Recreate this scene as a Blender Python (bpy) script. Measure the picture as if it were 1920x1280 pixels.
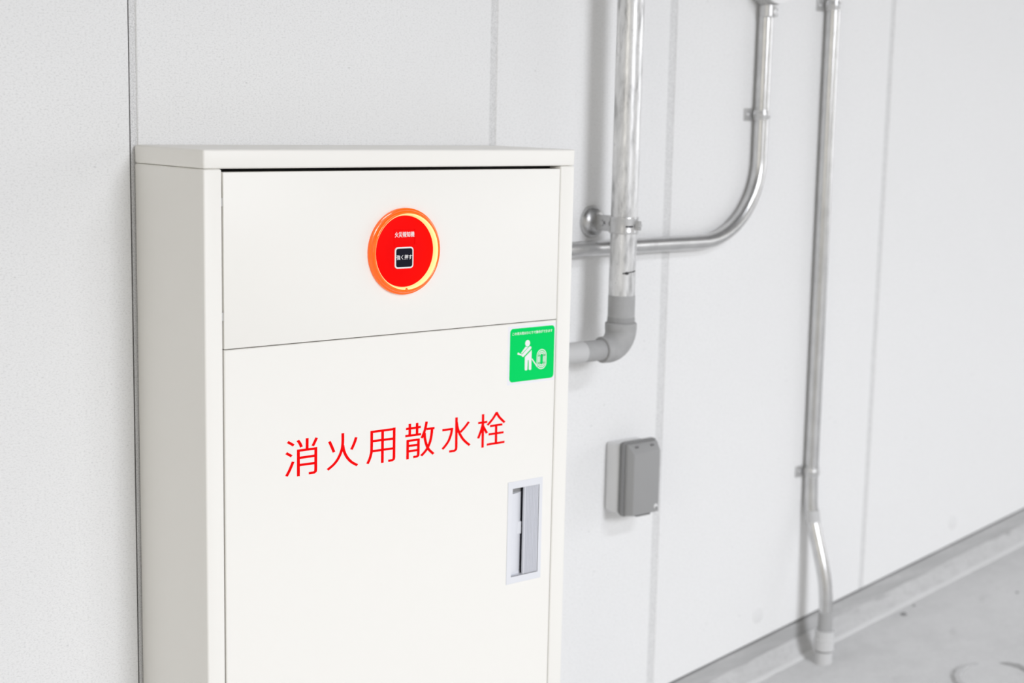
import bpy, bmesh, math, random
from mathutils import Vector, Matrix, Euler
PI = math.pi
random.seed(4)
S = bpy.context.scene
C = S.collection
for o in list(bpy.data.objects): bpy.data.objects.remove(o)
ZO = 1.30            # height of the cabinet top above the datum of the ramp

# ------------------------------------------------------------------ camera
cd = bpy.data.cameras.new('camera'); cam = bpy.data.objects.new('camera', cd); C.objects.link(cam)
cd.sensor_width = 36.0; cd.lens = 53.655
cd.clip_start = 0.05; cd.clip_end = 200
R = Matrix(((0.77435996, 0.07880223, -0.62781913),
            (-0.6323971, 0.12929965, -0.76377713),
            (0.02098945, 0.98846943, 0.14995877)))
cam.matrix_world = Matrix.Translation((-1.03297, -2.169, 0.06398 + ZO)) @ R.to_4x4()
cd.dof.use_dof = True; cd.dof.focus_distance = 2.36; cd.dof.aperture_fstop = 2.9
S.camera = cam
# ------------------------------------------------------------------ daylight, lamps, exposure
W = bpy.data.worlds.new('daylight'); S.world = W; W.use_nodes = True
bg = W.node_tree.nodes['Background']; bg.inputs[0].default_value = (1.0, 0.96, 0.87, 1); bg.inputs[1].default_value = 0.50
def area(name, loc, target, sx, sy, power, col):
    d = bpy.data.lights.new(name, 'AREA'); d.shape = 'RECTANGLE'; d.size = sx; d.size_y = sy
    d.energy = power; d.color = col
    o = bpy.data.objects.new(name, d); C.objects.link(o); o.location = loc
    o.rotation_euler = (Vector(target) - Vector(loc)).to_track_quat('-Z', 'Y').to_euler()
    return o
KEY = (0.972, 0.99, 1.04)
area('ceiling_lamp', (0.95, -3.7, 2.15 + ZO), (0.95, -3.65, -1.0 + ZO), 1.3, 0.5, 56, KEY)
area('open_bay', (0.6, -7.0, 1.9 + ZO), (0.7, 0, 0.6 + ZO), 1.7, 1.5, 248, KEY)
area('added_side_fill', (-5.0, -3.4, 0.5 + ZO), (0.0, -0.1, -0.4 + ZO), 2.0, 2.0, 24, (1.0, 0.965, 0.88))  # added warm fill light that lifts the cabinet's left side
area('far_bay', (6.4, -2.6, 0.6 + ZO), (1.2, -0.6, -0.1 + ZO), 4.0, 2.2, 50, KEY)
S.view_settings.view_transform = 'Standard'; S.view_settings.look = 'None'
S.view_settings.exposure = 0.0; S.view_settings.gamma = 1.0; S.view_settings.use_curve_mapping = False

# ------------------------------------------------------------------ materials
def mat(name, col, rough=0.5, metal=0.0, emit=None, estr=0.0, coat=0.0, spec=0.5):
    m = bpy.data.materials.new(name); m.use_nodes = True
    b = m.node_tree.nodes['Principled BSDF']
    b.inputs['Base Color'].default_value = (*col, 1); b.inputs['Roughness'].default_value = rough
    b.inputs['Metallic'].default_value = metal; b.inputs['Coat Weight'].default_value = coat
    b.inputs['Specular IOR Level'].default_value = spec
    if emit:
        b.inputs['Emission Color'].default_value = (*emit, 1); b.inputs['Emission Strength'].default_value = estr
    return m
def nd(m, t, **k):
    n = m.node_tree.nodes.new(t)
    for a, v in k.items(): setattr(n, a, v)
    return n
def lk(m, a, b): m.node_tree.links.new(a, b)
def coords(m, scale=(1, 1, 1), kind='Object'):
    t = nd(m, 'ShaderNodeTexCoord'); mp = nd(m, 'ShaderNodeMapping'); mp.inputs['Scale'].default_value = scale
    lk(m, t.outputs[kind], mp.inputs[0]); return mp.outputs[0]
def noise(m, vec, scale, detail=4, rough=0.6):
    n = nd(m, 'ShaderNodeTexNoise'); lk(m, vec, n.inputs['Vector'])
    n.inputs['Scale'].default_value = scale; n.inputs['Detail'].default_value = detail; n.inputs['Roughness'].default_value = rough
    return n.outputs['Fac']
def ramp(m, fac, stops):
    r = nd(m, 'ShaderNodeValToRGB'); lk(m, fac, r.inputs[0])
    e = r.color_ramp.elements
    while len(e) < len(stops): e.new(0.5)
    for i, (p, c) in enumerate(stops):
        e[i].position = p; e[i].color = (*c, 1) if len(c) == 3 else c
    return r.outputs[0]
def mixc(m, fac, a, b, mode='MIX'):
    n = nd(m, 'ShaderNodeMix', data_type='RGBA', blend_type=mode)
    for sock, v in ((n.inputs[0], fac), (n.inputs[6], a), (n.inputs[7], b)):
        if hasattr(v, 'is_output'): lk(m, v, sock)
        elif isinstance(v, (int, float)): sock.default_value = v
        else: sock.default_value = (*v, 1)
    return n.outputs[2]
def bump(m, h, strength, dist):
    b = nd(m, 'ShaderNodeBump'); b.inputs['Strength'].default_value = strength; b.inputs['Distance'].default_value = dist
    lk(m, h, b.inputs['Height']); lk(m, b.outputs[0], m.node_tree.nodes['Principled BSDF'].inputs['Normal'])
def base(m, c): lk(m, c, m.node_tree.nodes['Principled BSDF'].inputs['Base Color'])
g = lambda v: (v, v, v)

M = {}
# painted wall panels: fine sponge relief and a few small pits
m = M['panel'] = mat('painted_panel', g(0.86), 0.75, spec=0.3)
v = coords(m, (0.8, 1, 1.3)); n1 = noise(m, v, 330, 4, 0.62); n1b = noise(m, v, 120, 3, 0.6); n2 = noise(m, coords(m), 3.0, 3)
vo = nd(m, 'ShaderNodeTexVoronoi'); lk(m, coords(m, (0.8, 1, 1.6)), vo.inputs['Vector']); vo.inputs['Scale'].default_value = 30
nz = noise(m, coords(m), 9, 2)
pit0 = ramp(m, vo.outputs['Distance'], [(0.0, g(1)), (0.07, g(0))])
gate = ramp(m, nz, [(0.53, g(0)), (0.58, g(1))])
pit = mixc(m, 1.0, pit0, gate, 'MULTIPLY')
c = ramp(m, n1, [(0.33, g(0.72)), (0.47, g(0.845)), (0.65, g(0.87))])
c = mixc(m, ramp(m, n2, [(0.35, g(0)), (0.75, g(0.3))]), c, g(0.81))
base(m, mixc(m, pit, c, g(0.5)))
hh = mixc(m, 0.5, ramp(m, n1, [(0.3, g(0)), (0.7, g(1))]), ramp(m, n1b, [(0.3, g(0)), (0.7, g(1))]))
bump(m, hh, 0.45, 0.0011)
M['joint'] = m = mat('grey_sealant', g(0.7), 0.8, spec=0.2)
v = coords(m); n = noise(m, v, 420, 3); base(m, ramp(m, n, [(0.3, g(0.57)), (0.6, g(0.78))])); bump(m, n, 0.4, 0.001)
M['plug'] = mat('filled_bolt_hole', g(0.79), 0.8, spec=0.3)
M['core'] = mat('raw_concrete', g(0.25), 0.9, spec=0.2)
# concrete floor
m = M['floor'] = mat('worn_concrete_floor', g(0.5), 0.8, spec=0.25)
v = coords(m); n1 = noise(m, v, 3.5, 6, 0.65); n2 = noise(m, v, 26, 5, 0.6); n3 = noise(m, v, 420, 2)
c = ramp(m, n1, [(0.3, g(0.62)), (0.5, g(0.69)), (0.7, g(0.73))])
c = mixc(m, ramp(m, n2, [(0.42, g(0)), (0.7, g(0.7))]), c, g(0.74))
c = mixc(m, ramp(m, noise(m, v, 11, 4), [(0.62, g(0)), (0.72, g(0.65))]), c, g(0.55))
base(m, mixc(m, ramp(m, n3, [(0.3, g(0.25)), (0.6, g(0))]), c, g(0.36))); bump(m, n2, 0.25, 0.003)
m = M['kerb'] = mat('mortar_kerb', g(0.5), 0.85, spec=0.2)
v = coords(m, (0.25, 1, 3)); n1 = noise(m, v, 14, 5, 0.6); n2 = noise(m, coords(m), 60, 4)
c = ramp(m, n1, [(0.32, g(0.37)), (0.55, g(0.45)), (0.7, g(0.50))])
base(m, mixc(m, ramp(m, n2, [(0.35, g(0.4)), (0.6, g(0))]), c, g(0.40))); bump(m, n2, 0.3, 0.002)
m = M['kerb_light'] = mat('dusty_mortar', g(0.6), 0.85, spec=0.2)
n1 = noise(m, coords(m, (0.3, 1, 2)), 18, 5); n2 = noise(m, coords(m), 70, 4)
c = ramp(m, n1, [(0.3, g(0.50)), (0.6, g(0.57))])
base(m, mixc(m, ramp(m, n2, [(0.32, g(0.5)), (0.55, g(0))]), c, g(0.45))); bump(m, n2, 0.15, 0.002)
# cabinet
m = M['cream'] = mat('cream_powder_coat', (0.918, 0.901, 0.858), 0.42, spec=0.4)
bump(m, noise(m, coords(m), 900, 2), 0.06, 0.0003)
M['edge'] = mat('pale_mortar_edge', g(0.68), 0.85, spec=0.2)
M['crumb'] = mat('chipped_concrete', g(0.30), 0.9, spec=0.2)
M['dark'] = mat('cavity_shade', g(0.02), 0.8)  # near-black that stands in for the shade inside the cabinet
M['red'] = mat('red_plastic', (0.93, 0.001, 0.001), 0.6, spec=0.06)
M['redpaint'] = mat('red_lettering', (0.93, 0.001, 0.002), 0.6, spec=0.05)
M['lens'] = mat('orange_lens', (0.95, 0.13, 0.0), 0.25, emit=(1.0, 0.14, 0.0), estr=0.30, coat=0.6, spec=0.3)
M['glow'] = mat('lit_amber_rim', (1.0, 0.75, 0.35), 0.3, emit=(1.0, 0.64, 0.25), estr=0.9, coat=0.6)
M['white'] = mat('white_print', g(0.88), 0.5, spec=0.3)
M['whiteplastic'] = mat('white_plastic', (0.80, 0.81, 0.85), 0.4)
M['bluegrey'] = mat('pale_grey_plastic', (0.66, 0.67, 0.72), 0.4)
M['black'] = mat('black_plastic', (0.008, 0.009, 0.018), 0.35, spec=0.12)
M['green'] = mat('green_vinyl', (0.0, 0.68, 0.13), 0.6, spec=0.06)
M['film'] = mat('white_vinyl', (0.86, 0.86, 0.90), 0.45)
# metals and plastics on the wall
m = M['galv'] = mat('mottled_galvanised', g(0.62), 0.36, 0.40)
v = coords(m, (1, 1, 0.22)); n1 = noise(m, v, 75, 4, 0.6); n2 = noise(m, coords(m, (1, 1, 0.7)), 45, 4, 0.6)
c = ramp(m, n1, [(0.34, g(0.44)), (0.47, g(0.68)), (0.64, g(0.82))])
base(m, mixc(m, ramp(m, n2, [(0.60, g(0)), (0.72, g(0.6))]), c, g(0.45)))
lk(m, ramp(m, n1, [(0.3, g(0.42)), (0.7, g(0.26))]), m.node_tree.nodes['Principled BSDF'].inputs['Roughness'])
m = M['conduit'] = mat('smooth_zinc', g(0.66), 0.27, 0.85)
base(m, ramp(m, noise(m, coords(m), 30, 4), [(0.3, g(0.56)), (0.65, g(0.66))]))
M['zinc'] = mat('bright_zinc', g(0.60), 0.32, 0.6)
M['dome'] = mat('polished_steel', g(0.58), 0.32, 1.0)
M['seal'] = mat('grey_seal', g(0.33), 0.6, spec=0.3)
m = M['greypaint'] = mat('grey_painted_fitting', g(0.40), 0.6, spec=0.3)
base(m, ramp(m, noise(m, coords(m), 40, 4), [(0.3, g(0.37)), (0.65, g(0.42))]))
M['darkpaint'] = mat('dark_grey_band', g(0.24), 0.6, spec=0.3)
M['tape'] = mat('pale_tape', g(0.56), 0.5)
M['drip'] = mat('black_sealant_drip', g(0.03), 0.6)
M['boxlight'] = mat('light_grey_plastic', g(0.72), 0.5)
M['boxcover'] = mat('mid_grey_plastic', g(0.33), 0.45)
M['gasket'] = mat('dark_gasket', g(0.15), 0.7)
M['jbgrey'] = mat('cast_grey_box', g(0.50), 0.5)
M['jbwhite'] = mat('white_box_lid', g(0.88), 0.4)
M['wrap'] = mat('grey_vinyl_wrap', g(0.40), 0.5)
M['sleeve'] = mat('pale_pvc_sleeve', g(0.62), 0.5)

# ------------------------------------------------------------------ mesh helpers (coordinates: x along wall, y out of wall negative, z from cabinet top)
class MB:
    def __init__(s): s.v = []; s.f = []; s.sm = []
    def add(s, vs, fs, smooth=False):
        o = len(s.v); s.v += [tuple(p) for p in vs]; s.f += [tuple(i + o for i in f) for f in fs]; s.sm += [smooth] * len(fs); return s
    def bm_add(s, bm, smooth=False):
        bm.verts.index_update(); s.add([v.co[:] for v in bm.verts], [[v.index for v in f.verts] for f in bm.faces], smooth); bm.free(); return s
    def box(s, x0, x1, y0, y1, z0, z1, bev=0.0, seg=2, smooth=False):
        bm = bmesh.new()
        bmesh.ops.create_cube(bm, size=1)
        for v in bm.verts:
            v.co = ((x0 + x1) / 2 + v.co.x * (x1 - x0), (y0 + y1) / 2 + v.co.y * (y1 - y0), (z0 + z1) / 2 + v.co.z * (z1 - z0))
        if bev: bmesh.ops.bevel(bm, geom=bm.edges[:], offset=bev, segments=seg, affect='EDGES', profile=0.5)
        return s.bm_add(bm, smooth)
    def tube(s, pts, r, n=24, caps=True, smooth=True, ang=None, wall=None):
        pts = [Vector(p) for p in pts]; k = len(pts)
        rs = r if isinstance(r, (list, tuple)) else [r] * k
        T = []
        for i in range(k):
            a = pts[max(i - 1, 0)]; b = pts[min(i + 1, k - 1)]
            if (b - a).length < 1e-9: a = pts[max(i - 2, 0)]; b = pts[min(i + 2, k - 1)]
            T.append((b - a).normalized())
        up = Vector((0, 1, 0)) if abs(T[0].y) < 0.9 else Vector((1, 0, 0))
        u = (up - T[0] * up.dot(T[0])).normalized(); vs = []
        for i in range(k):
            u = (u - T[i] * u.dot(T[i])).normalized(); w = T[i].cross(u)
            vs += [pts[i] + (u * math.cos(2 * PI * j / n) + w * math.sin(2 * PI * j / n)) * rs[i] for j in range(n)]
        fs = [(i * n + j, i * n + (j + 1) % n, (i + 1) * n + (j + 1) % n, (i + 1) * n + j) for i in range(k - 1) for j in range(n)]
        s.add(vs, fs, smooth)
        if caps:
            s.add(vs[:n], [tuple(reversed(range(n)))]); s.add(vs[-n:], [tuple(range(n))])
        return s
    def lathe(s, c, axis, prof, n=48, smooth=True, sx=1.0):
        c = Vector(c); a = Vector(axis).normalized()
        up = Vector((0, 0, 1)) if abs(a.z) < 0.9 else Vector((1, 0, 0))
        u = up.cross(a).normalized(); w = a.cross(u); vs = []; k = len(prof)
        for r, h in prof:
            vs += [c + a * h + (u * math.cos(2 * PI * j / n) + w * math.sin(2 * PI * j / n)) * r for j in range(n)]
        fs = [(i * n + j, i * n + (j + 1) % n, (i + 1) * n + (j + 1) % n, (i + 1) * n + j) for i in range(k - 1) for j in range(n)]
        return s.add(vs, fs, smooth)
    def prism(s, poly, y0, y1):
        """outline in (x, z), extruded from y0 (back) to y1 (front)"""
        n = len(poly)
        from mathutils.geometry import tessellate_polygon
        tri = tessellate_polygon([[Vector((x * 1000, z * 1000, 0)) for x, z in poly]])
        vs = [(x, y0, z) for x, z in poly] + [(x, y1, z) for x, z in poly]
        fs = [tuple(t) for t in tri] + [(a + n, c_ + n, b + n) for a, b, c_ in tri]
        fs += [(i, n + i, n + (i + 1) % n, (i + 1) % n) for i in range(n)]
        return s.add(vs, fs)
    def frame(s, x0, x1, z0, z1, hx0, hx1, hz0, hz1, yb, yf, bev=0.0):
        """plate with a rectangular hole"""
        def ring(y, d=0): return [(x0 + d, y, z0 + d), (x1 - d, y, z0 + d), (x1 - d, y, z1 - d), (x0 + d, y, z1 - d)]
        def hole(y): return [(hx0, y, hz0), (hx1, y, hz0), (hx1, y, hz1), (hx0, y, hz1)]
        vs = ring(yb) + ring(yf + bev) + ring(yf, bev) + hole(yf) + hole(yb); fs = []
        for i in range(4):
            j = (i + 1) % 4
            for k in range(4): fs.append((k * 4 + i, k * 4 + j, k * 4 + 4 + j, k * 4 + 4 + i))
            fs.append((16 + i, 16 + j, j, i))
        return s.add(vs, fs)
def obj(name, mb, material, parent=None, label=None, origin=None):
    """one mesh object; vertices are given in scene coordinates and stored relative to its thing"""
    me = bpy.data.meshes.new(name)
    if origin is None:
        p = parent
        while p is not None and p.parent is not None: p = p.parent
        origin = Vector(p.location) if p is not None else Vector((0, 0, ZO))
    else: origin = Vector(origin) + Vector((0, 0, ZO))
    me.from_pydata([(Vector(v) + Vector((0, 0, ZO)) - origin)[:] for v in mb.v], [], mb.f)
    me.polygons.foreach_set('use_smooth', mb.sm)
    bm = bmesh.new(); bm.from_mesh(me); bmesh.ops.remove_doubles(bm, verts=bm.verts[:], dist=1e-6)
    bmesh.ops.recalc_face_normals(bm, faces=bm.faces[:]); bm.to_mesh(me); bm.free()
    me.set_sharp_from_angle(angle=math.radians(38)); me.update()
    o = bpy.data.objects.new(name, me); C.objects.link(o)
    me.materials.append(M[material])
    if parent is not None: o.parent = parent
    else: o.location = origin
    if label: o['label'] = label
    return o
def tag(o, label, cat, group=None):
    o['label'] = label; o['category'] = cat
    if group: o['group'] = group
    return o
def thing(name, loc, label, cat, group=None):
    o = bpy.data.objects.new(name, None); C.objects.link(o); o.location = (loc[0], loc[1], loc[2] + ZO)
    o.empty_display_size = 0.05
    return tag(o, label, cat, group)
def struct(name, mb, material, origin=(0, 0, 0)):
    o = obj(name, mb, material, None, None, origin); o['kind'] = 'structure'; return o
def arc(cx, cz, r, a0, a1, n, y): 
    return [(cx + r * math.cos(a0 + (a1 - a0) * i / n), y, cz + r * math.sin(a0 + (a1 - a0) * i / n)) for i in range(n + 1)]
def rrect(x0, x1, z0, z1, r, n=6):
    out = []
    for cx, cz, a in ((x1 - r, z1 - r, 0), (x0 + r, z1 - r, PI / 2), (x0 + r, z0 + r, PI), (x1 - r, z0 + r, 1.5 * PI)):
        out += [(cx + r * math.cos(a + PI / 2 * i / n), cz + r * math.sin(a + PI / 2 * i / n)) for i in range(n + 1)]
    return out
def smooth_line(p, n=6):
    q = [p[0]] + list(p) + [p[-1]]; out = []
    for i in range(1, len(q) - 2):
        a, b, c_, d = [Vector(t) for t in q[i - 1:i + 3]]
        for k in range(n):
            t = k / n
            out.append(0.5 * ((2 * b) + (c_ - a) * t + (2 * a - 5 * b + 4 * c_ - d) * t * t + (3 * b - 3 * c_ + d - a) * t ** 3))
    out.append(Vector(p[-1])); return out
def ribbon(mb, p, wx, wz, y0, y1):
    """brush stroke of width wx (upright strokes) / wz (level strokes) in the plane of the door"""
    k = wx / wz
    q = [Vector((a[0] / k, a[1])) for a in p]; L = []; Rr = []
    for i in range(len(q)):
        if i == 0: d = q[1] - q[0]; off = 1
        elif i == len(q) - 1: d = q[-1] - q[-2]; off = 1
        else:
            d1 = (q[i] - q[i - 1]).normalized(); d2 = (q[i + 1] - q[i]).normalized(); d = d1 + d2
            off = 1 / max(0.5, math.cos(d1.angle(d2) / 2) if d1.length and d2.length else 1)
        d = d.normalized(); nrm = Vector((-d.y, d.x)) * wz / 2 * off
        L.append(q[i] + nrm); Rr.append(q[i] - nrm)
    n = len(q); vs = []
    for y in (y0, y1): vs += [(a.x * k, y, a.y) for a in L] + [(a.x * k, y, a.y) for a in Rr]
    fs = []
    for i in range(n - 1):
        fs += [(2 * n + i, 2 * n + i + 1, 3 * n + i + 1, 3 * n + i), (i, n + i, n + i + 1, i + 1), (i, i + 1, 2 * n + i + 1, 2 * n + i), (n + i, 3 * n + i, 3 * n + i + 1, n + i + 1)]
    fs += [(0, 2 * n, 3 * n, n), (n - 1, 2 * n - 1, 4 * n - 1, 3 * n - 1)]
    return mb.add(vs, fs)
def text_mesh(txt, x0, x1, z0, z1, y, depth=0.0002, bold=0.0):
    """writing fitted into a rectangle on an upright plane"""
    cu = bpy.data.curves.new('writing', 'FONT'); cu.body = txt; cu.resolution_u = 3
    t = bpy.data.objects.new('writing', cu); C.objects.link(t); bpy.context.view_layer.update()
    dg = bpy.context.evaluated_depsgraph_get(); me = t.evaluated_get(dg).to_mesh()
    co = [v.co.copy() for v in me.vertices]; fs = [tuple(p.vertices) for p in me.polygons]
    t.evaluated_get(dg).to_mesh_clear(); bpy.data.objects.remove(t); bpy.data.curves.remove(cu)
    ax = min(c_.x for c_ in co); bx = max(c_.x for c_ in co); az = min(c_.y for c_ in co); bz = max(c_.y for c_ in co)
    P = [(x0 + (c_.x - ax) / (bx - ax) * (x1 - x0), y, z0 + (c_.y - az) / (bz - az) * (z1 - z0)) for c_ in co]
    mb = MB()
    for k, (dx, dz) in enumerate(((0, 0), (bold, 0), (-bold, 0), (0, bold * 0.7), (0, -bold * 0.7)) if bold else ((0, 0),)):   # emboldened by overlapping strokes
        bm = bmesh.new(); bv = [bm.verts.new((p[0] + dx, p[1], p[2] + dz)) for p in P]
        for f in fs:
            try: bm.faces.new([bv[i] for i in f])
            except ValueError: pass
        ex = bmesh.ops.extrude_face_region(bm, geom=bm.faces[:])
        bmesh.ops.translate(bm, vec=(0, -depth - k * 0.000004, 0), verts=[e for e in ex['geom'] if isinstance(e, bmesh.types.BMVert)])
        mb.bm_add(bm)
    return mb

# ================================================================== the setting
SL = 0.13935                                    # the ramp climbs to the right
def wallfoot(x): return -1.131 + SL * (x - 1.202)
X0, X1, TOP, YF = -4.2, 6.2, 2.4, -7.5
def slab(x0, x1, y0, y1, zt0, zt1, zb0, zb1):   # box with sloping top and bottom
    return MB().add([(x0, y0, zb0), (x1, y0, zb1), (x1, y1, zb1), (x0, y1, zb0), (x0, y0, zt0), (x1, y0, zt1), (x1, y1, zt1), (x0, y1, zt0)],
                    [(0, 3, 2, 1), (4, 5, 6, 7), (0, 1, 5, 4), (1, 2, 6, 5), (2, 3, 7, 6), (3, 0, 4, 7)])
FD = 0.078                                      # floor lies this far below the panels' foot
fl = lambda x: wallfoot(x) - FD
floor = struct('floor', slab(X0, X1, YF, 0.30, fl(X0), fl(X1), fl(X0) - 0.2, fl(X1) - 0.2), 'floor')
struct('ceiling', MB().box(X0, X1, -4.7, 0.30, TOP, TOP + 0.2), 'core')
struct('shade_beam_1', MB().box(X0, X1, -4.7, -4.4, 1.4, TOP - 0.001), 'core')  # unseen beam, added to shade the upper wall from the open bay
wall = struct('wall_back', slab(X0, X1, 0.10, 0.30, TOP, TOP, wallfoot(X0) - 0.2, wallfoot(X1) - 0.2), 'core')
# panels, each its own board with chamfered edges and a foot that follows the ramp
EDGES = [(-2.806, -2.107), (-2.093, -1.407), (-1.393, -0.7065), (-0.6925, -0.0068), (0.0062, 0.6872), (0.7018, 1.1350), (1.1540, 1.8300), (1.8450, 2.5300), (2.5450, 3.2300), (3.2450, 3.9300), (3.9450, 4.6300), (4.6450, 5.3300), (5.3450, 6.0300)]
def panel(a, b):
    bv = 0.0014; z0, z1 = wallfoot(a), wallfoot(b)
    mb = MB()
    vs = [(a, 0.10, z0), (b, 0.10, z1), (b, 0.10, TOP), (a, 0.10, TOP),
          (a, bv, z0), (b, bv, z1), (b, bv, TOP), (a, bv, TOP),
          (a + bv, 0, z0 + bv), (b - bv, 0, z1 + bv), (b - bv, 0, TOP), (a + bv, 0, TOP)]
    fs = []
    for k in range(2):
        for i in range(4):
            j = (i + 1) % 4; fs.append((k * 4 + i, k * 4 + j, k * 4 + 4 + j, k * 4 + 4 + i))
    fs += [(8, 9, 10, 11), (3, 2, 1, 0)]
    return mb.add(vs, fs)
panels = [obj('panel', panel(a, b), 'panel', wall) for a, b in EDGES]
for (a0, a1), (b0, b1) in zip(EDGES, EDGES[1:]):
    gap = 0.0026 if abs(a1 + 0.0068) < 1e-6 else 0.0                     # the joint beside the cabinet has opened on its left
    d = 0.0026 if gap else 0.0018
    obj('joint_strip', slab(a1 + gap, b0 + 0.001, d, 0.09, TOP, TOP, wallfoot(a1), wallfoot(b0)), 'joint', wall)
for px, pz, pi in ((1.4745, -1.036, 6), (2.195, -0.937, 7), (1.49, 0.62, 6), (2.2, 0.62, 7)):
    obj('filled_bolt_hole', MB().lathe((px, 0.0, pz), (0, -1, 0), [(0.0001, 0.0009), (0.017, 0.0009), (0.0185, 0.0)], 28), 'plug', panels[pi])
# mortar kerb under the panels: dark upper face, dusty foot
def strip(prof, x0, x1, n, jit):
    vs = []; fs = []; k = len(prof)
    for i in range(n + 1):
        x = x0 + (x1 - x0) * i / n
        for y, dz in prof:
            vs.append((x, y + random.uniform(-jit, jit), wallfoot(x) + dz + random.uniform(-jit, jit) * 0.5))
    for i in range(n):
        for j in range(k - 1): fs.append((i * k + j, i * k + j + 1, (i + 1) * k + j + 1, (i + 1) * k + j))
    return MB().add(vs, fs, False)
kerb = struct('baseboard_back', strip([(0.10, -0.0065), (0.002, -0.0065), (0.000, -0.010), (-0.006, -0.040), (-0.010, -0.046), (0.05, -0.05)], X0, X1, 220, 0.0006), 'kerb')
obj('mortar_fillet', strip([(0.0, -0.030), (-0.0085, -0.043), (-0.017, -0.058), (-0.026, -0.074), (-0.030, -0.0785), (-0.03, -0.095), (0.0, -0.095)], X0, X1, 420, 0.0006), 'kerb_light', kerb)
obj('mortar_edge', strip([(-0.022, -0.071), (-0.027, -0.0725), (-0.0325, -0.0755), (-0.037, -0.0800)], X0, X1, 520, 0.0012), 'edge', kerb)
# broken ring of old mortar on the floor
def scar(cx, cy, r, a0, a1, n, w, h):
    vs = []; fs = []
    for i in range(n + 1):
        a = a0 + (a1 - a0) * i / n; t = max(0.0, math.sin(PI * i / n)) ** 0.5
        for q, hh in ((-1, -0.002), (-0.5, 0.8), (0.3, 1.0), (1, -0.002)):
            rr = r + q * w * (0.4 + 0.6 * t) + random.uniform(-0.0015, 0.0015)
            x = cx + rr * math.cos(a); y = cy + rr * math.sin(a)
            vs.append((x, y, fl(x) + (hh * h * t if hh > 0 else -0.002)))
    for i in range(n):
        for j in range(3): fs.append((i * 4 + j, i * 4 + j + 1, i * 4 + 5 + j, i * 4 + 4 + j))
    return MB().add(vs, fs)
obj('mortar_ring', scar(1.785, -0.41, 0.083, math.radians(60), math.radians(205), 40, 0.012, 0.007), 'kerb_light', floor)
obj('mortar_ring', scar(1.785, -0.41, 0.080, math.radians(-75), math.radians(30), 26, 0.009, 0.006), 'kerb', floor)
for px, py, r in ((1.93, -0.060, 0.008), (1.985, -0.048, 0.004), (1.69, -0.045, 0.004), (2.20, -0.19, 0.004), (1.64, -0.30, 0.004)):
    z = fl(px); mb = MB(); k = 9; vs = [(px, py, z + r * 0.45)]
    for q in range(2):
        for i in range(k):
            rr = r * (0.7 if q == 0 else 1.2) * random.uniform(0.8, 1.25); x = px + rr * math.cos(2 * PI * i / k); vs.append((x, py + rr * math.sin(2 * PI * i / k), fl(x) + (r * 0.35 if q == 0 else -0.001)))
    fs = [(0, 1 + i, 1 + (i + 1) % k) for i in range(k)] + [(1 + i, 1 + k + i, 1 + k + (i + 1) % k, 1 + (i + 1) % k) for i in range(k)]
    obj('concrete_crumb', mb.add(vs, fs), 'crumb', floor)

# ================================================================== fire hydrant cabinet
D = 0.219; WD = 0.70; BOT = -1.06; CAP = -0.0278
cab = thing('fire_hydrant_cabinet', (0.35, -D / 2, BOT), 'large cream steel fire hydrant cabinet with red lettering, mounted on the wall', 'cabinet')
E_ = 0.0004
mb = MB().box(0.0, WD, -D, -E_, CAP + 0.00022, 0.0, 0.0035, 3)
obj('top_cap', mb, 'cream', cab)
zt = CAP - 0.00022
obj('side_panel', MB().box(0.0, 0.0292, -D, -E_, BOT, zt, 0.003, 3), 'cream', cab)
obj('side_panel', MB().box(0.6690, WD, -D, -E_, BOT, zt, 0.003, 3), 'cream', cab)
obj('back_panel', MB().box(0.029, 0.6692, -0.012, -E_, BOT, zt), 'cream', cab)
obj('bottom_rail', MB().box(0.029, 0.6692, -D, -0.012, BOT, -1.032, 0.0012, 1), 'cream', cab)
obj('gap_shade_board', MB().box(0.0292, 0.669, -0.19, -0.18, -1.032, zt), 'dark', cab)  # black board in place of the shade seen through the door gaps
YD = -D + 0.0003
obj('upper_panel', MB().box(0.0313, 0.6675, YD, -D + 0.018, -0.2878, -0.0325, 0.0012, 2), 'cream', cab)
# door sheet with the opening for the handle
hx0, hx1, hz0, hz1 = 0.5778, 0.6372, -0.7285, -0.5730
door = obj('door', MB().frame(0.0313, 0.6675, -1.030, -0.2894, hx0 - 0.003, hx1 + 0.003, hz0 - 0.003, hz1 + 0.003, -D + 0.018, YD, 0.0012), 'cream', cab)
for k, z in enumerate((-0.075, -0.24)):
    obj('hinge_pin', MB().box(0.0294, 0.0312, YD + 0.002, YD + 0.006, z - 0.006, z + 0.006), 'zinc', cab)
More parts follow.
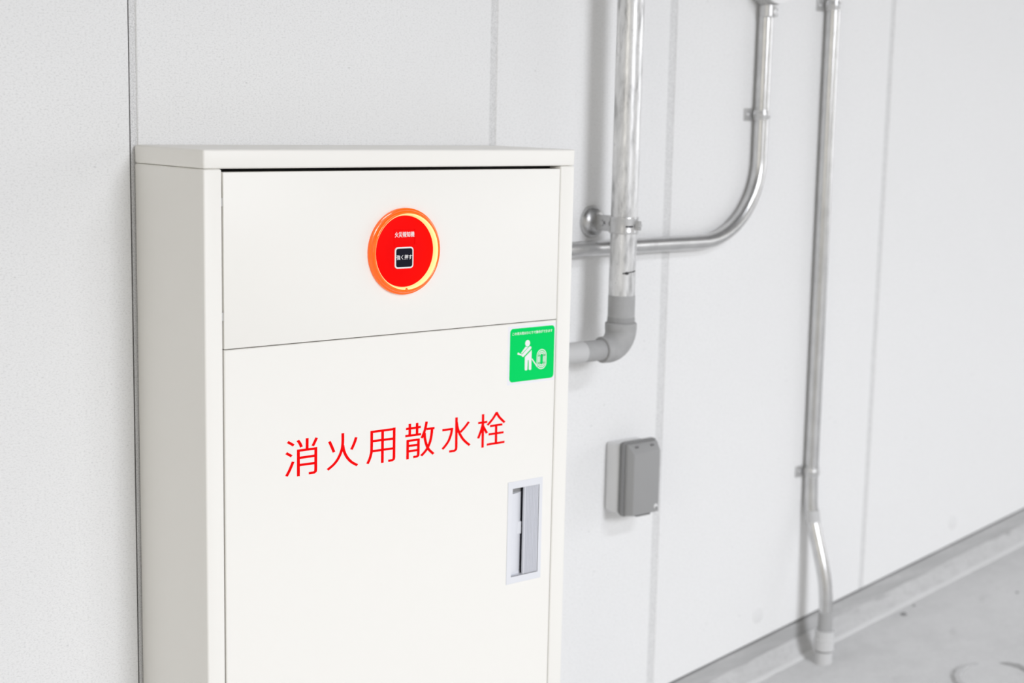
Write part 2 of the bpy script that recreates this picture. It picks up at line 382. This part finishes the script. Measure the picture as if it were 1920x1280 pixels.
# red lettering on the door, stroke by stroke
CHARS = [
  [(0,[(136.9,-437.4),(147.5,-444.1)]),(0,[(134.3,-454.4),(143.9,-460.4)]),(1,[(134.7,-490.2),(140.8,-480.5),(146.4,-469.1)]),(1,[(154.6,-437.2),(158.4,-442.5),(161.0,-448.3)]),(0,[(171.1,-435.7),(171.0,-452.1)]),(1,[(188.0,-437.0),(184.8,-442.8),(181.2,-449.0)]),(0,[(155.6,-451.6),(155.6,-492.9)]),(0,[(153.3,-453.2),(188.7,-453.6)]),(0,[(186.5,-451.6),(186.4,-485.8),(186.0,-489.2),(183.7,-490.8),(174.0,-490.7)]),(0,[(158.0,-464.7),(184.2,-464.7)]),(0,[(158.0,-475.8),(184.2,-476.2)])] ,
  [(1,[(210.8,-445.8),(215.1,-454.2),(219.4,-463.7)]),(1,[(260.0,-445.1),(256.8,-453.4),(251.4,-463.5)]),(1,[(235.3,-435.7),(235.2,-451.6),(232.9,-463.3),(226.5,-475.3),(218.6,-483.3),(207.8,-490.0)]),(1,[(235.5,-455.0),(237.9,-464.8),(243.4,-474.9),(251.5,-483.3),(262.6,-490.0)])] ,
  [(1,[(289.1,-438.5),(289.0,-468.8),(287.7,-476.6),(285.2,-483.6),(281.5,-490.3)]),(0,[(287.0,-440.1),(334.4,-440.4)]),(0,[(332.0,-438.1),(332.0,-486.4),(331.4,-489.2),(328.7,-490.5),(321.0,-490.7)]),(0,[(309.8,-439.9),(309.7,-492.4)]),(0,[(291.1,-455.1),(330.3,-455.7)]),(0,[(290.8,-471.2),(330.0,-471.5)])] ,
  [(0,[(362.4,-435.5),(362.3,-454.3)]),(0,[(376.6,-435.5),(376.7,-454.4)]),(0,[(354.9,-443.2),(384.1,-443.1)]),(0,[(353.7,-454.7),(384.8,-454.9)]),(0,[(358.5,-461.6),(358.5,-493.0)]),(0,[(356.8,-463.0),(381.7,-463.3)]),(0,[(379.7,-461.7),(379.6,-487.2),(379.1,-489.6),(376.6,-490.7),(369.7,-490.9)]),(0,[(360.6,-471.5),(377.9,-471.6)]),(0,[(360.7,-480.3),(378.0,-480.2)]),(1,[(395.4,-435.6),(393.8,-443.2),(391.0,-452.0),(386.1,-461.7)]),(0,[(395.4,-447.9),(411.4,-448.0)]),(1,[(406.4,-449.2),(405.5,-458.6),(402.7,-469.9),(397.9,-479.2),(392.5,-485.1),(385.4,-490.8)]),(1,[(391.5,-453.7),(392.6,-463.7),(395.8,-474.0),(400.4,-482.0),(410.1,-490.7)])] ,
  [(0,[(455.9,-435.5),(456.3,-485.8),(455.7,-489.1),(452.7,-491.0),(441.9,-490.9)]),(0,[(427.3,-453.6),(447.8,-453.8)]),(1,[(447.1,-452.1),(445.4,-461.5),(440.5,-472.6),(434.0,-480.1),(428.0,-485.2)]),(1,[(481.7,-445.8),(473.1,-454.3),(464.4,-461.2)]),(1,[(456.4,-443.5),(458.6,-453.8),(463.5,-464.5),(472.0,-475.6),(484.2,-485.5)])] ,
  [(0,[(511.3,-436.3),(511.4,-493.1)]),(0,[(501.2,-450.3),(520.5,-450.2)]),(1,[(511.3,-452.3),(507.8,-463.0),(501.8,-476.2)]),(1,[(511.6,-456.6),(515.2,-462.1),(520.1,-469.5)]),(1,[(540.7,-436.1),(532.4,-446.2),(521.2,-456.0)]),(1,[(539.6,-436.0),(546.3,-445.3),(557.8,-455.5)]),(0,[(526.5,-458.3),(553.0,-458.2)]),(0,[(523.7,-472.1),(555.9,-472.1)]),(0,[(520.3,-489.0),(558.2,-488.9)]),(0,[(539.6,-459.0),(539.8,-489.0)])] ,
]
for strokes in CHARS:
    mb = MB()
    for q, (curved, pts) in enumerate(strokes):
        p = [Vector((a / 1000, b / 1000)) for a, b in pts]
        if curved: p = smooth_line(p)
        ribbon(mb, p, 0.0050, 0.0037, YD + 0.0002, YD - 0.00025 - q * 0.00001)
    obj('character', mb, 'redpaint', door)
# fire alarm call point in the upper panel
bc = (0.3470, YD, -0.1583); ax = (0, -1, 0)
btn = obj('alarm_button', MB().lathe(bc, ax, [(0.0001, 0.0012), (0.0560, 0.0012), (0.0575, 0.0004), (0.0672, 0.0004), (0.0679, 0.0)], 72), 'red', cab, 'round red fire alarm call point ringed by a lit amber lens')
obj('lamp_lens', MB().lathe(bc, ax, [(0.0596, 0.0096), (0.0606, 0.0103), (0.0618, 0.0104), (0.0635, 0.0095), (0.0648, 0.0072), (0.0653, 0.0052), (0.0660, 0.0050), (0.0676, 0.0042), (0.0681, 0.0024), (0.0681, 0.0)], 96), 'lens', btn)
obj('lit_rim', MB().lathe(bc, ax, [(0.0560, 0.0012), (0.0566, 0.0032), (0.0574, 0.0062), (0.0584, 0.0084), (0.0597, 0.0097)], 96), 'glow', btn)
obj('rim_notch', MB().lathe((0.3470, YD - 0.0085, -0.1583 - 0.0600), ax, [(0.0001, 0.0028), (0.0020, 0.0022), (0.0028, 0.0)], 16), 'lens', btn)
yf = YD - 0.0012
obj('name_plate', MB().frame(0.3270, 0.3676, -0.1487, -0.1232, 0.3276, 0.3670, -0.1481, -0.1238, yf, yf - 0.0006), 'red', btn)
obj('writing', text_mesh('火災報知機', 0.3288, 0.3660, -0.1362, -0.1276, yf, 0.0003, 0.00013), 'white', btn)
rx0, rx1, rz0, rz1 = 0.3284, 0.3637, -0.1850, -0.1514
obj('button_frame', MB().prism(rrect(rx0, rx1, rz0, rz1, 0.0055), yf, yf - 0.0016), 'white', btn)
obj('push_button', MB().prism(rrect(rx0 + 0.0023, rx1 - 0.0023, rz0 + 0.0023, rz1 - 0.0023, 0.0036), yf, yf - 0.0019), 'black', btn)
obj('writing', text_mesh('強く押す', 0.3312, 0.3606, -0.1712, -0.1635, yf - 0.0018, 0.0003, 0.00010), 'white', btn)
# green instruction sticker
stk = obj('sticker', MB().prism(rrect(0.5612, 0.6655, -0.3930, -0.2935, 0.001), YD, YD - 0.00015), 'film', cab, 'green sticker with white standing figure and hose reel')
y1 = YD - 0.00015; y2 = y1 - 0.00012; y3 = y2 - 0.00012
obj('green_field', MB().prism(rrect(0.5658, 0.6637, -0.3887, -0.2978, 0.0065), y1, y2), 'green', stk)
obj('writing', text_mesh('この消火栓はひとりで操作ができます', 0.5705, 0.6585, -0.3091, -0.3042, y2, 0.00012, 0.00011), 'white', stk)
def capsule(p, q, r, n=8, kx=1.15):
    p = Vector((p[0] / kx, p[1])); q = Vector((q[0] / kx, q[1])); a = math.atan2((q - p).y, (q - p).x)
    o = [p + Vector((math.cos(a + PI / 2 + PI * i / n), math.sin(a + PI / 2 + PI * i / n))) * r for i in range(n + 1)]
    o += [q + Vector((math.cos(a - PI / 2 + PI * i / n), math.sin(a - PI / 2 + PI * i / n))) * r for i in range(n + 1)]
    return [(t.x * kx, t.y) for t in o]
mb = MB()
mb.prism([(0.6041 + 0.0053 * math.cos(2 * PI * i / 28), -0.3246 + 0.0056 * math.sin(2 * PI * i / 28)) for i in range(28)], y2, y3)
mb.prism([(0.5986, -0.3312), (0.5996, -0.3303), (0.6056, -0.3312), (0.5917, -0.3416), (0.5902, -0.3401)], y2, y3)
mb.prism(capsule((0.6097, -0.3328), (0.5946, -0.3444), 0.00255), y2, y3)
mb.prism([(0.6134, -0.3368), (0.6134, -0.3694), (0.6120, -0.3708), (0.6092, -0.3708), (0.6078, -0.3694), (0.6073, -0.3536), (0.6053, -0.3536), (0.6048, -0.3694), (0.6036, -0.3708), (0.6005, -0.3708), (0.5991, -0.3698), (0.5987, -0.3478)], y2, y3)
mb.prism(capsule((0.5908, -0.3434), (0.5845, -0.3409), 0.0012), y2, y3)
mb.prism([(0.5843 + 0.0021 * math.cos(2 * PI * i / 16), -0.3408 + 0.0019 * math.sin(2 * PI * i / 16)) for i in range(16)], y2, y3 - 0.00004)
obj('pictogram_figure', mb, 'white', stk)
mb = MB()
rc = (0.6358, -0.3544)
def stadium(hw, hh, w, parts=None):
    zc = hh - hw; P = []
    n = 14
    P += [(rc[0] + hw * math.cos(PI * i / n), rc[1] + zc + hw * math.sin(PI * i / n)) for i in range(n + 1)]
    P += [(rc[0] - hw * math.cos(PI * i / n), rc[1] - zc - hw * math.sin(PI * i / n)) for i in range(n + 1)]
    P.append(P[0])
    ribbon(mb, [Vector(p) for p in P], w, w, y2, y3)
def arcs(hw, hh, w):
    zc = hh - hw; n = 12; g0 = 0.0070
    for s in (1, -1):
        P = [(rc[0] + hw, rc[1] + s * g0)] + [(rc[0] + hw * math.cos(PI * i / n), rc[1] + s * (zc + hw * math.sin(PI * i / n))) for i in range(n + 1)] + [(rc[0] - hw, rc[1] + s * g0)]
        ribbon(mb, [Vector(p) for p in P], w, w, y2, y3)
    for s in (1, -1): ribbon(mb, [Vector((rc[0] + s * hw, rc[1] - 0.0050)), Vector((rc[0] + s * hw, rc[1] + 0.0050))], w, w, y2, y3)
stadium(0.0100, 0.0165, 0.0016); arcs(0.0071, 0.0133, 0.0017); arcs(0.0042, 0.0104, 0.0017)
mb.prism(capsule((0.6148, -0.3526), (0.6268, -0.3670), 0.0009), y2, y3)
obj('pictogram_hose_reel', mb, 'white', stk)
# recessed door handle
hd = obj('door_handle', MB().frame(0.5678, 0.6447, -0.7406, -0.5608, hx0, hx1, hz0, hz1, YD + 0.001, YD - 0.0012, 0.0004), 'whiteplastic', cab, 'white recessed latch with ribbed pull plate')
mb = MB(); dp = 0.026
mb.add([(hx0, YD - 0.0008, hz0), (hx1, YD - 0.0008, hz0), (hx1, YD - 0.0008, hz1), (hx0, YD - 0.0008, hz1), (hx0, YD + dp, hz0), (hx1, YD + dp, hz0), (hx1, YD + dp, hz1), (hx0, YD + dp, hz1)],
       [(0, 1, 5, 4), (1, 2, 6, 5), (2, 3, 7, 6), (3, 0, 4, 7), (4, 5, 6, 7)])
obj('recess', mb, 'whiteplastic', hd)
# curved finger scoop on the left of the recess, its catch and the dark corner above
n = 12; xs0, xs1 = hx0, 0.6062
mb = MB(); poly = [(xs0 + (xs1 - xs0) * i / n, YD + 0.0015 + 0.0090 * (i / n) ** 1.25) for i in range(n + 1)]
za, zb = hz0 + 0.0062, hz1 - 0.0105
vs = [(x, y, za) for x, y in poly] + [(x, y, zb) for x, y in poly]
mb.add(vs, [(i, i + 1, n + 2 + i, n + 1 + i) for i in range(n)], True)
for z in (za, zb):
    mb.add([(x, y, z) for x, y in poly] + [(x, YD + dp, z) for x, y in poly], [(i, i + 1, n + 2 + i, n + 1 + i) for i in range(n)])
obj('finger_scoop', mb, 'whiteplastic', hd)
obj('ledge', MB().prism([(xs0, hz0 + 0.0001), (xs1 + 0.006, hz0 + 0.0001), (xs1 + 0.006, hz0 + 0.0040), (xs1, hz0 + 0.0052), (xs1 - 0.012, hz0 + 0.0064), (xs0, hz0 + 0.0064)], YD + 0.02, YD + 0.010), 'whiteplastic', hd)
obj('catch_tab', MB().box(0.5915, 0.6056, YD + 0.0070, YD + 0.02, -0.6575, -0.6355, 0.0006, 1), 'whiteplastic', hd)
obj('slot', MB().box(0.6064, 0.6180, YD + 0.0085, YD + 0.0255, hz0 + 0.001, hz1 - 0.0003), 'black', hd)  # black block standing in for the shade in the gap behind the pull
obj('corner_shade', MB().box(hx0 + 0.0003, 0.6060, YD + 0.0110, YD + 0.0130, hz1 - 0.0108, hz1 - 0.0003), 'boxcover', hd)  # grey plate that paints in the shade of the recess's upper corner
# pull plate: rounded nose and seven vertical ribs
px0, px1 = 0.6046, 0.6369; nr = 8; prof = [(px0, YD + 0.0036), (px0, YD + 0.003), (px0 + 0.0008, YD + 0.0008), (px0 + 0.0030, YD - 0.0001)]
w_ = (px1 - px0 - 0.0055) / nr
for i in range(nr):
    a = px0 + 0.0040 + i * w_
    prof += [(a, YD - 0.0001), (a + w_ * 0.20, YD + 0.0013), (a + w_ * 0.45, YD + 0.0013), (a + w_ * 0.65, YD - 0.0001)]
prof += [(px1, YD - 0.0001), (px1, YD + 0.0036)]
n = len(prof); za, zb = hz0 + 0.0004, hz1 - 0.0004
vs = [(x, y, za) for x, y in prof] + [(x, y, zb) for x, y in prof]
fs = [(i, (i + 1) % n, n + (i + 1) % n, n + i) for i in range(n)] + [tuple(range(n)), tuple(range(2 * n - 1, n - 1, -1))]
obj('pull_plate', MB().add(vs, fs), 'bluegrey', hd)

# ================================================================== water pipe beside the cabinet
PX, PY = 0.9415, -0.09
wp = thing('water_pipe', (PX, PY, -0.40), 'thick mottled galvanised water pipe running down to a grey elbow', 'pipe')
obj('upright', MB().tube([(PX, PY, TOP - 0.002), (PX, PY, 0.4), (PX, PY, -0.277)], 0.0250, 40), 'galv', wp)
obj('painted_band', MB().tube([(PX, PY, -0.2765), (PX, PY, -0.2770), (PX, PY, -0.331)], [0.0248, 0.0255, 0.0255], 40), 'greypaint', wp)
obj('sealant_ring', MB().tube([(PX, PY, -0.3175), (PX, PY, -0.3195), (PX, PY, -0.3290), (PX, PY, -0.331)], [0.0256, 0.0262, 0.0264, 0.026], 40), 'seal', wp)
EZ = -0.3775; rb = 0.035
path = [(PX, PY, -0.3285), (PX, PY, -0.3300), (PX, PY, -0.3410)]
path += arc(PX - rb, EZ + rb, rb, 0, -PI / 2, 10, PY)[0:]
path += [(0.9035, PY, EZ), (0.8945, PY, EZ), (0.8930, PY, EZ)]
rad = [0.0285, 0.0302, 0.0302] + [0.0300 - 0.0045 * i / 10 for i in range(11)] + [0.0250, 0.0250, 0.0236]
obj('elbow', MB().tube(path, rad, 40), 'greypaint', wp, 'matt grey painted elbow fitting')
obj('stub', MB().tube([(0.895, PY, EZ), (0.8, PY, EZ), (WD + 0.0005, PY, EZ)], 0.0195, 32), 'greypaint', wp)
obj('tape_band', MB().tube([(0.8460, PY, EZ), (0.8455, PY, EZ), (0.7300, PY, EZ)], [0.0195, 0.0199, 0.0199], 32), 'tape', wp)
# old black sealant drip on the pipe
mb = MB()
dirn = lambda a: Vector((math.sin(a), -math.cos(a), 0))
for i in range(14):
    a0 = -0.72 + 0.085 * i; q = Vector((PX, PY, -0.2335)) + dirn(a0) * 0.0248 + Vector((0, 0, 0.0003 * i * (1 if i > 5 else 0.4)))
    mb.lathe(q, dirn(a0), [(0.0014 if i not in (3, 4) else 0.0032, 0.0), (0.0010 if i not in (3, 4) else 0.0022, 0.0007), (0.0001, 0.0010)], 8)
obj('sealant_drip', mb, 'drip', wp, 'black smear of dried sealant')
# bracket: domed wall flange, arm, two half straps and bolt
br = thing('pipe_bracket', (PX, -0.001, -0.1435), 'galvanised pipe bracket with domed wall flange clasping the thick water pipe', 'bracket')
BZ = -0.1445
dome = [(0.0305 * math.cos(t), 0.0012 + 0.0165 * math.sin(t)) for t in [PI / 2 * i / 12 for i in range(12)]] + [(0.0001, 0.0177)]
obj('wall_flange', MB().lathe((PX, 0, BZ), (0, -1, 0), [(0.0300, 0.0)] + dome, 48), 'dome', br, 'polished domed wall flange')
yA, yB = -0.0150, -0.0647; zA, zB = BZ - 0.0150, BZ + 0.0150
for s in (-1, 1):
    # each leaf of the arm is a plate pierced by two bolt holes
    x0 = PX + s * 0.0010; x1 = PX + s * 0.0026; mbp = MB()
    mbp.box(min(x0, x1), max(x0, x1), -0.0250, yA, zA, zB)
    mbp.box(min(x0, x1), max(x0, x1), -0.0463, -0.0450, zA, zB)
    for hy, hw in ((-0.0350, 0.0100), (-0.0555, 0.0092)):
        nh = 24; rh = 0.0060; hz = BZ
        inner = [(hy + rh * math.cos(2 * PI * i / nh), hz + rh * math.sin(2 * PI * i / nh)) for i in range(nh)]; out = []
        for i in range(nh):
            a = 2 * PI * i / nh; ca, sa = math.cos(a), math.sin(a); k = 1 / max(abs(ca) / hw, abs(sa) / 0.0150)
            out.append((hy + ca * k, hz + sa * k))
        vs = [(x, y, z) for x in (x0, x1) for (y, z) in out + inner]; fs = []
        for i in range(nh):
            j = (i + 1) % nh
            fs += [(i, j, nh + j, nh + i), (2 * nh + i, 3 * nh + i, 3 * nh + j, 2 * nh + j), (nh + i, nh + j, 3 * nh + j, 3 * nh + i), (i, 2 * nh + i, 2 * nh + j, j)]
        mbp.add(vs, fs)
    obj('arm_plate', mbp, 'zinc', br)
obj('arm_bolt', MB().tube([(PX - 0.0050, -0.0350, BZ), (PX + 0.0050, -0.0350, BZ)], 0.0040, 6, True, False), 'zinc', br)
def strap(a0, a1, name):
    n = 26; ri, ro = 0.0251, 0.0269; vs = []; fs = []
    for i in range(n + 1):
        a = a0 + (a1 - a0) * i / n; d = dirn(a)
        for r, z in ((ri, BZ - 0.0155), (ro, BZ - 0.0155), (ro + 0.0008, BZ - 0.0130), (ro, BZ - 0.0105), (ro, BZ + 0.0105), (ro + 0.0008, BZ + 0.0130), (ro, BZ + 0.0155), (ri, BZ + 0.0155)):
            p = Vector((PX, PY, z)) + d * r; p.z = z; vs.append(p)
    for i in range(n):
        for j in range(8): fs.append((i * 8 + j, i * 8 + (j + 1) % 8, i * 8 + 8 + (j + 1) % 8, i * 8 + 8 + j))
    fs += [tuple(range(8)), tuple(range(n * 8 + 7, n * 8 - 1, -1))]
    obj(name, MB().add(vs, fs, False), 'zinc', br)
strap(-PI + 0.06, 0.25, 'strap'); strap(0.31, PI - 0.06, 'strap')
da = dirn(0.28); db = Vector((math.cos(0.28), math.sin(0.28), 0)); q0 = Vector((PX, PY, BZ)) + da * 0.0262
def obox(o, ax1, ax2, ax3, h1, h2, h3):
    vs = [o + ax1 * h1 * i + ax2 * h2 * j + ax3 * h3 * k for i in (-1, 1) for j in (-1, 1) for k in (-1, 1)]
    return vs, [(0, 1, 3, 2), (4, 6, 7, 5), (0, 4, 5, 1), (2, 3, 7, 6), (0, 2, 6, 4), (1, 5, 7, 3)]
Zx = Vector((0, 0, 1))
mb = MB(); mb.add(*obox(q0 + da * 0.0045 - db * 0.0028, da, db, Zx, 0.0045, 0.0010, 0.0085)); mb.add(*obox(q0 + da * 0.0045 + db * 0.0028, da, db, Zx, 0.0045, 0.0010, 0.0085))
obj('hinge_lug', mb, 'zinc', br)
obj('hinge_bolt', MB().tube([q0 + da * 0.005 - db * 0.0075, q0 + da * 0.005 + db * 0.0075], 0.0038, 6, True, False), 'zinc', br)
# pressed slot and lip on the strap
mb = MB(); a = -0.38; mb.add(*obox(Vector((PX, PY, BZ - 0.0015)) + dirn(a) * 0.0271, dirn(a), Vector((math.cos(a), math.sin(a), 0)), Zx, 0.0006, 0.0070, 0.0013))
obj('strap_slot', mb, 'black', br)

# ================================================================== conduits
RC = 0.0150
jb_x, jb_z = 1.3945, 0.340; CX = 1.3948
c1 = thing('curved_conduit', (1.0, -0.03, -0.193), 'zinc conduit leaving the cabinet side and sweeping up to the round box', 'conduit')
HZ = -0.1925
pts = [(WD + 0.0005, -0.038, HZ), (0.80, -0.0365, HZ), (0.90, -0.032, HZ), (1.00, -0.0255, HZ - 0.0002), (1.08, -0.0215, HZ - 0.0004), (1.14, -0.0205, HZ - 0.0006), (1.20, -0.0202, HZ - 0.0008)]
pts += [(p[0], -0.0202 + 0.0040 * i / 22, p[2]) for i, p in enumerate(arc(1.2245, HZ - 0.0008 + 0.1700, 0.1700, -PI / 2, 0, 22, 0.0))][1:]
pts += [(CX - 0.0003, -0.0162, 0.06), (CX, -0.0162, 0.16), (CX, -0.0162, 0.30)]
P3 = [Vector(p) for p in pts]
obj('conduit_tube', MB().tube(P3, RC, 28), 'conduit', c1)
obj('connector', MB().tube([(CX, -0.0200, 0.2630), (CX, -0.0200, 0.2645), (CX, -0.0200, 0.2870), (CX, -0.0200, 0.2885), (CX, -0.0200, 0.305)], [0.0160, 0.0176, 0.0176, 0.0160, 0.0160], 28), 'zinc', c1)
for sx, zz in ((0.0, 0.2670), (0.0, 0.2805), (0.0125, 0.2675), (0.0125, 0.2790)):
    d = Vector((sx, -math.sqrt(0.0176 ** 2 - sx ** 2), 0)); q = Vector((CX, -0.0200, zz)) + d * 0.97
    obj('set_screw', MB().lathe(q, d, [(0.0030, 0.0), (0.0030, 0.0022), (0.0022, 0.0034), (0.0001, 0.0038)], 12), 'zinc', c1)
jb = thing('junction_box', (jb_x, -0.001, jb_z - 0.05), 'round grey junction box with white lid at the top of the curved conduit', 'junction box')
obj('box_body', MB().lathe((jb_x, 0, jb_z), (0, -1, 0), [(0.0001, 0.0005), (0.0495, 0.0005), (0.0495, 0.038), (0.0515, 0.040), (0.0515, 0.0455), (0.0001, 0.0455)], 56), 'jbgrey', jb)
obj('lid', MB().lathe((jb_x, 0, jb_z), (0, -1, 0), [(0.0500, 0.0455), (0.0515, 0.0470), (0.0505, 0.0510), (0.044, 0.0545), (0.0001, 0.0560)], 56), 'jbwhite', jb, 'white domed lid')
obj('hub', MB().tube([(CX, -0.0215, 0.2885), (CX, -0.0215, 0.2900), (CX, -0.0215, 0.3150)], [0.0200, 0.0208, 0.0210], 28), 'jbgrey', jb)
for s in (-1, 1): obj('lid_screw', MB().lathe((jb_x + s * 0.036, -0.0548, jb_z), (0, -1, 0), [(0.004, 0.0), (0.004, 0.001), (0.0025, 0.0022), (0.0001, 0.0024)], 14), 'zinc', jb)

c2 = thing('straight_conduit', (1.61, -0.07, fl(1.61)), 'tall straight zinc conduit that kinks outward and enters the floor in a pale sleeve', 'conduit')
BX, BY = 1.6145, -0.0770
cl = [(1.6080, -0.0162, TOP - 0.002), (1.6080, -0.0162, 0.30), (1.6085, -0.0162, 0.10), (1.6105, -0.0162, -0.26), (1.6135, -0.0162, -0.62), (1.6145, -0.0162, -0.74)]
off = [(-0.80, -0.0190), (-0.825, -0.0240), (-0.85, -0.0325), (-0.875, -0.0410), (-0.90, -0.0500), (-0.925, -0.0585), (-0.95, -0.0660), (-0.975, -0.0715), (-1.00, -0.0750), (-1.03, -0.0768), (-1.06, BY)]
cl += [(BX, y, z) for z, y in off] + [(BX, BY, fl(BX) + 0.02)]
obj('conduit_tube', MB().tube(cl, RC, 28), 'conduit', c2)
obj('vinyl_wrap', MB().tube([(BX, BY, -1.0330), (BX, BY, -1.0345), (BX, BY, -1.0950)], [RC, 0.0164, 0.0166], 28), 'wrap', c2, 'grey vinyl wrap round the foot')
mb = MB()
mb.tube([(BX, BY, -1.0760), (BX, BY, -1.0940)], 0.0212, 32); mb.tube([(BX, BY, -1.0938), (BX, BY, -1.0952), (BX, BY, -1.1205), (BX, BY, -1.1220)], [0.0215, 0.0228, 0.0228, 0.0215], 32)
obj('coupling', mb, 'sleeve', c2, 'pale plastic coupling')
obj('seal_gap', MB().tube([(BX, BY, -1.1215), (BX, BY, -1.1255)], 0.0183, 32), 'gasket', c2)
obj('floor_sleeve', MB().tube([(BX, BY, -1.1250), (BX, BY, fl(BX) - 0.004)], 0.0196, 32), 'sleeve', c2)
obj('kink_sticker', MB().tube([(BX, -0.0240, -0.812), (BX, -0.0296, -0.838)], [0.0153, 0.0153], 24, False), 'tape', c2)

def clamp(cx, cz, cy, label):
    t = thing('conduit_clamp', (cx, -0.001, cz), label, 'clamp', 'saddle clamps on the conduits')
    xl = cx - 0.0375
    obj('foot_plate', MB().box(xl, cx - 0.0140, -0.0024, -0.0002, cz - 0.0125, cz + 0.0125, 0.0004, 1), 'zinc', t)
    obj('screw', MB().lathe((cx - 0.0265, -0.0024, cz), (0, -1, 0), [(0.0052, 0.0), (0.0050, 0.0012), (0.0035, 0.0028), (0.0001, 0.0034)], 18), 'zinc', t)
    n = 22; ri, ro = RC + 0.0002, RC + 0.0016; vs = []; fs = []
    seq = [(-PI / 2 - 0.55 + (PI + 1.05) * i / n) for i in range(n + 1)]
    prof = ((ri, -0.0105), (ro, -0.0105), (ro, -0.0060), (ro + 0.0014, -0.0030), (ro + 0.0014, 0.0030), (ro, 0.0060), (ro, 0.0105), (ri, 0.0105))
    for a in seq:
        d = dirn(a)
        for r, z in prof: p = Vector((cx, cy, cz + z)) + d * r; vs.append(p)
    for i in range(n):
        for j in range(8): fs.append((i * 8 + j, i * 8 + (j + 1) % 8, i * 8 + 8 + (j + 1) % 8, i * 8 + 8 + j))
    fs += [tuple(range(8)), tuple(range(n * 8 + 7, n * 8 - 1, -1))]
    obj('strap', MB().add(vs, fs), 'zinc', t)
clamp(CX - 0.0003, 0.0645, -0.0162, 'zinc saddle clamp high on the curved conduit, above its bend')
clamp(1.6080, 0.2990, -0.0162, 'zinc saddle clamp on the straight conduit, at the top edge of the picture')
clamp(1.6144, -0.7230, -0.0162, 'zinc saddle clamp on the straight conduit, low down just above its kink')

# ================================================================== weatherproof outlet box
ob = thing('outlet_box', (1.038, -0.001, -0.724), 'grey weatherproof outlet box with hinged cover on the white wall', 'outlet box')
obj('back_box', MB().box(0.9960, 1.0800, -0.0410, -0.0004, -0.7215, -0.5815, 0.006, 3), 'boxlight', ob, 'pale grey back box')
obj('gasket', MB().prism(rrect(0.9970, 1.0815, -0.7225, -0.5770, 0.007), -0.0400, -0.0468), 'gasket', ob, 'dark gasket')
obj('mounting_frame', MB().prism(rrect(0.9940, 1.0835, -0.7245, -0.5745, 0.008), -0.0462, -0.0530), 'darkpaint', ob)
# cover with bevelled left, right and a long sloping top
a0, a1, b0, b1 = 0.9990, 1.0795, -0.7215, -0.5785; yb, yt = -0.0525, -0.0745
f0, f1, h0, h1 = 1.0050, 1.0750, -0.7195, -0.5960
vs = [(a0, yb, b0), (a1, yb, b0), (a1, yb, b1), (a0, yb, b1), (a0 + 0.0006, yb - 0.009, b0), (a1 - 0.0006, yb - 0.009, b0), (a1 - 0.001, yb - 0.009, b1 - 0.0010), (a0 + 0.001, yb - 0.009, b1 - 0.0010), (f0, yt, h0), (f1, yt, h0), (f1, yt, h1), (f0, yt, h1)]
fs = []
for k in range(2):
    for i in range(4): j = (i + 1) % 4; fs.append((k * 4 + i, k * 4 + j, k * 4 + 4 + j, k * 4 + 4 + i))
fs += [(8, 9, 10, 11), (3, 2, 1, 0)]
bm = bmesh.new(); bv = [bm.verts.new(p) for p in vs]
for f in fs: bm.faces.new([bv[i] for i in f])
bmesh.ops.recalc_face_normals(bm, faces=bm.faces[:])
bmesh.ops.bevel(bm, geom=bm.edges[:], offset=0.0009, segments=2, affect='EDGES', profile=0.5)
cv = obj('cover', MB().bm_add(bm), 'boxcover', ob, 'mid grey hinged cover')
for hx in (1.0180, 1.0600):
    obj('hinge_slot', MB().box(hx - 0.0042, hx + 0.0042, -0.0672, -0.0640, -0.5862, -0.5830), 'gasket', cv)
obj('latch', MB().lathe((1.0665, yt, -0.7080), (0, -1, 0), [(0.0052, 0.0), (0.0052, 0.0012), (0.0040, 0.0016), (0.0001, 0.0016)], 20), 'boxlight', cv)
obj('latch_slot', MB().box(1.0652, 1.0688, yt - 0.0020, yt, -0.7128, -0.7088), 'gasket', cv)
obj('lift_tab', MB().box(1.0200, 1.0580, -0.0700, -0.0540, -0.7245, -0.7205, 0.0008, 1), 'gasket', cv)
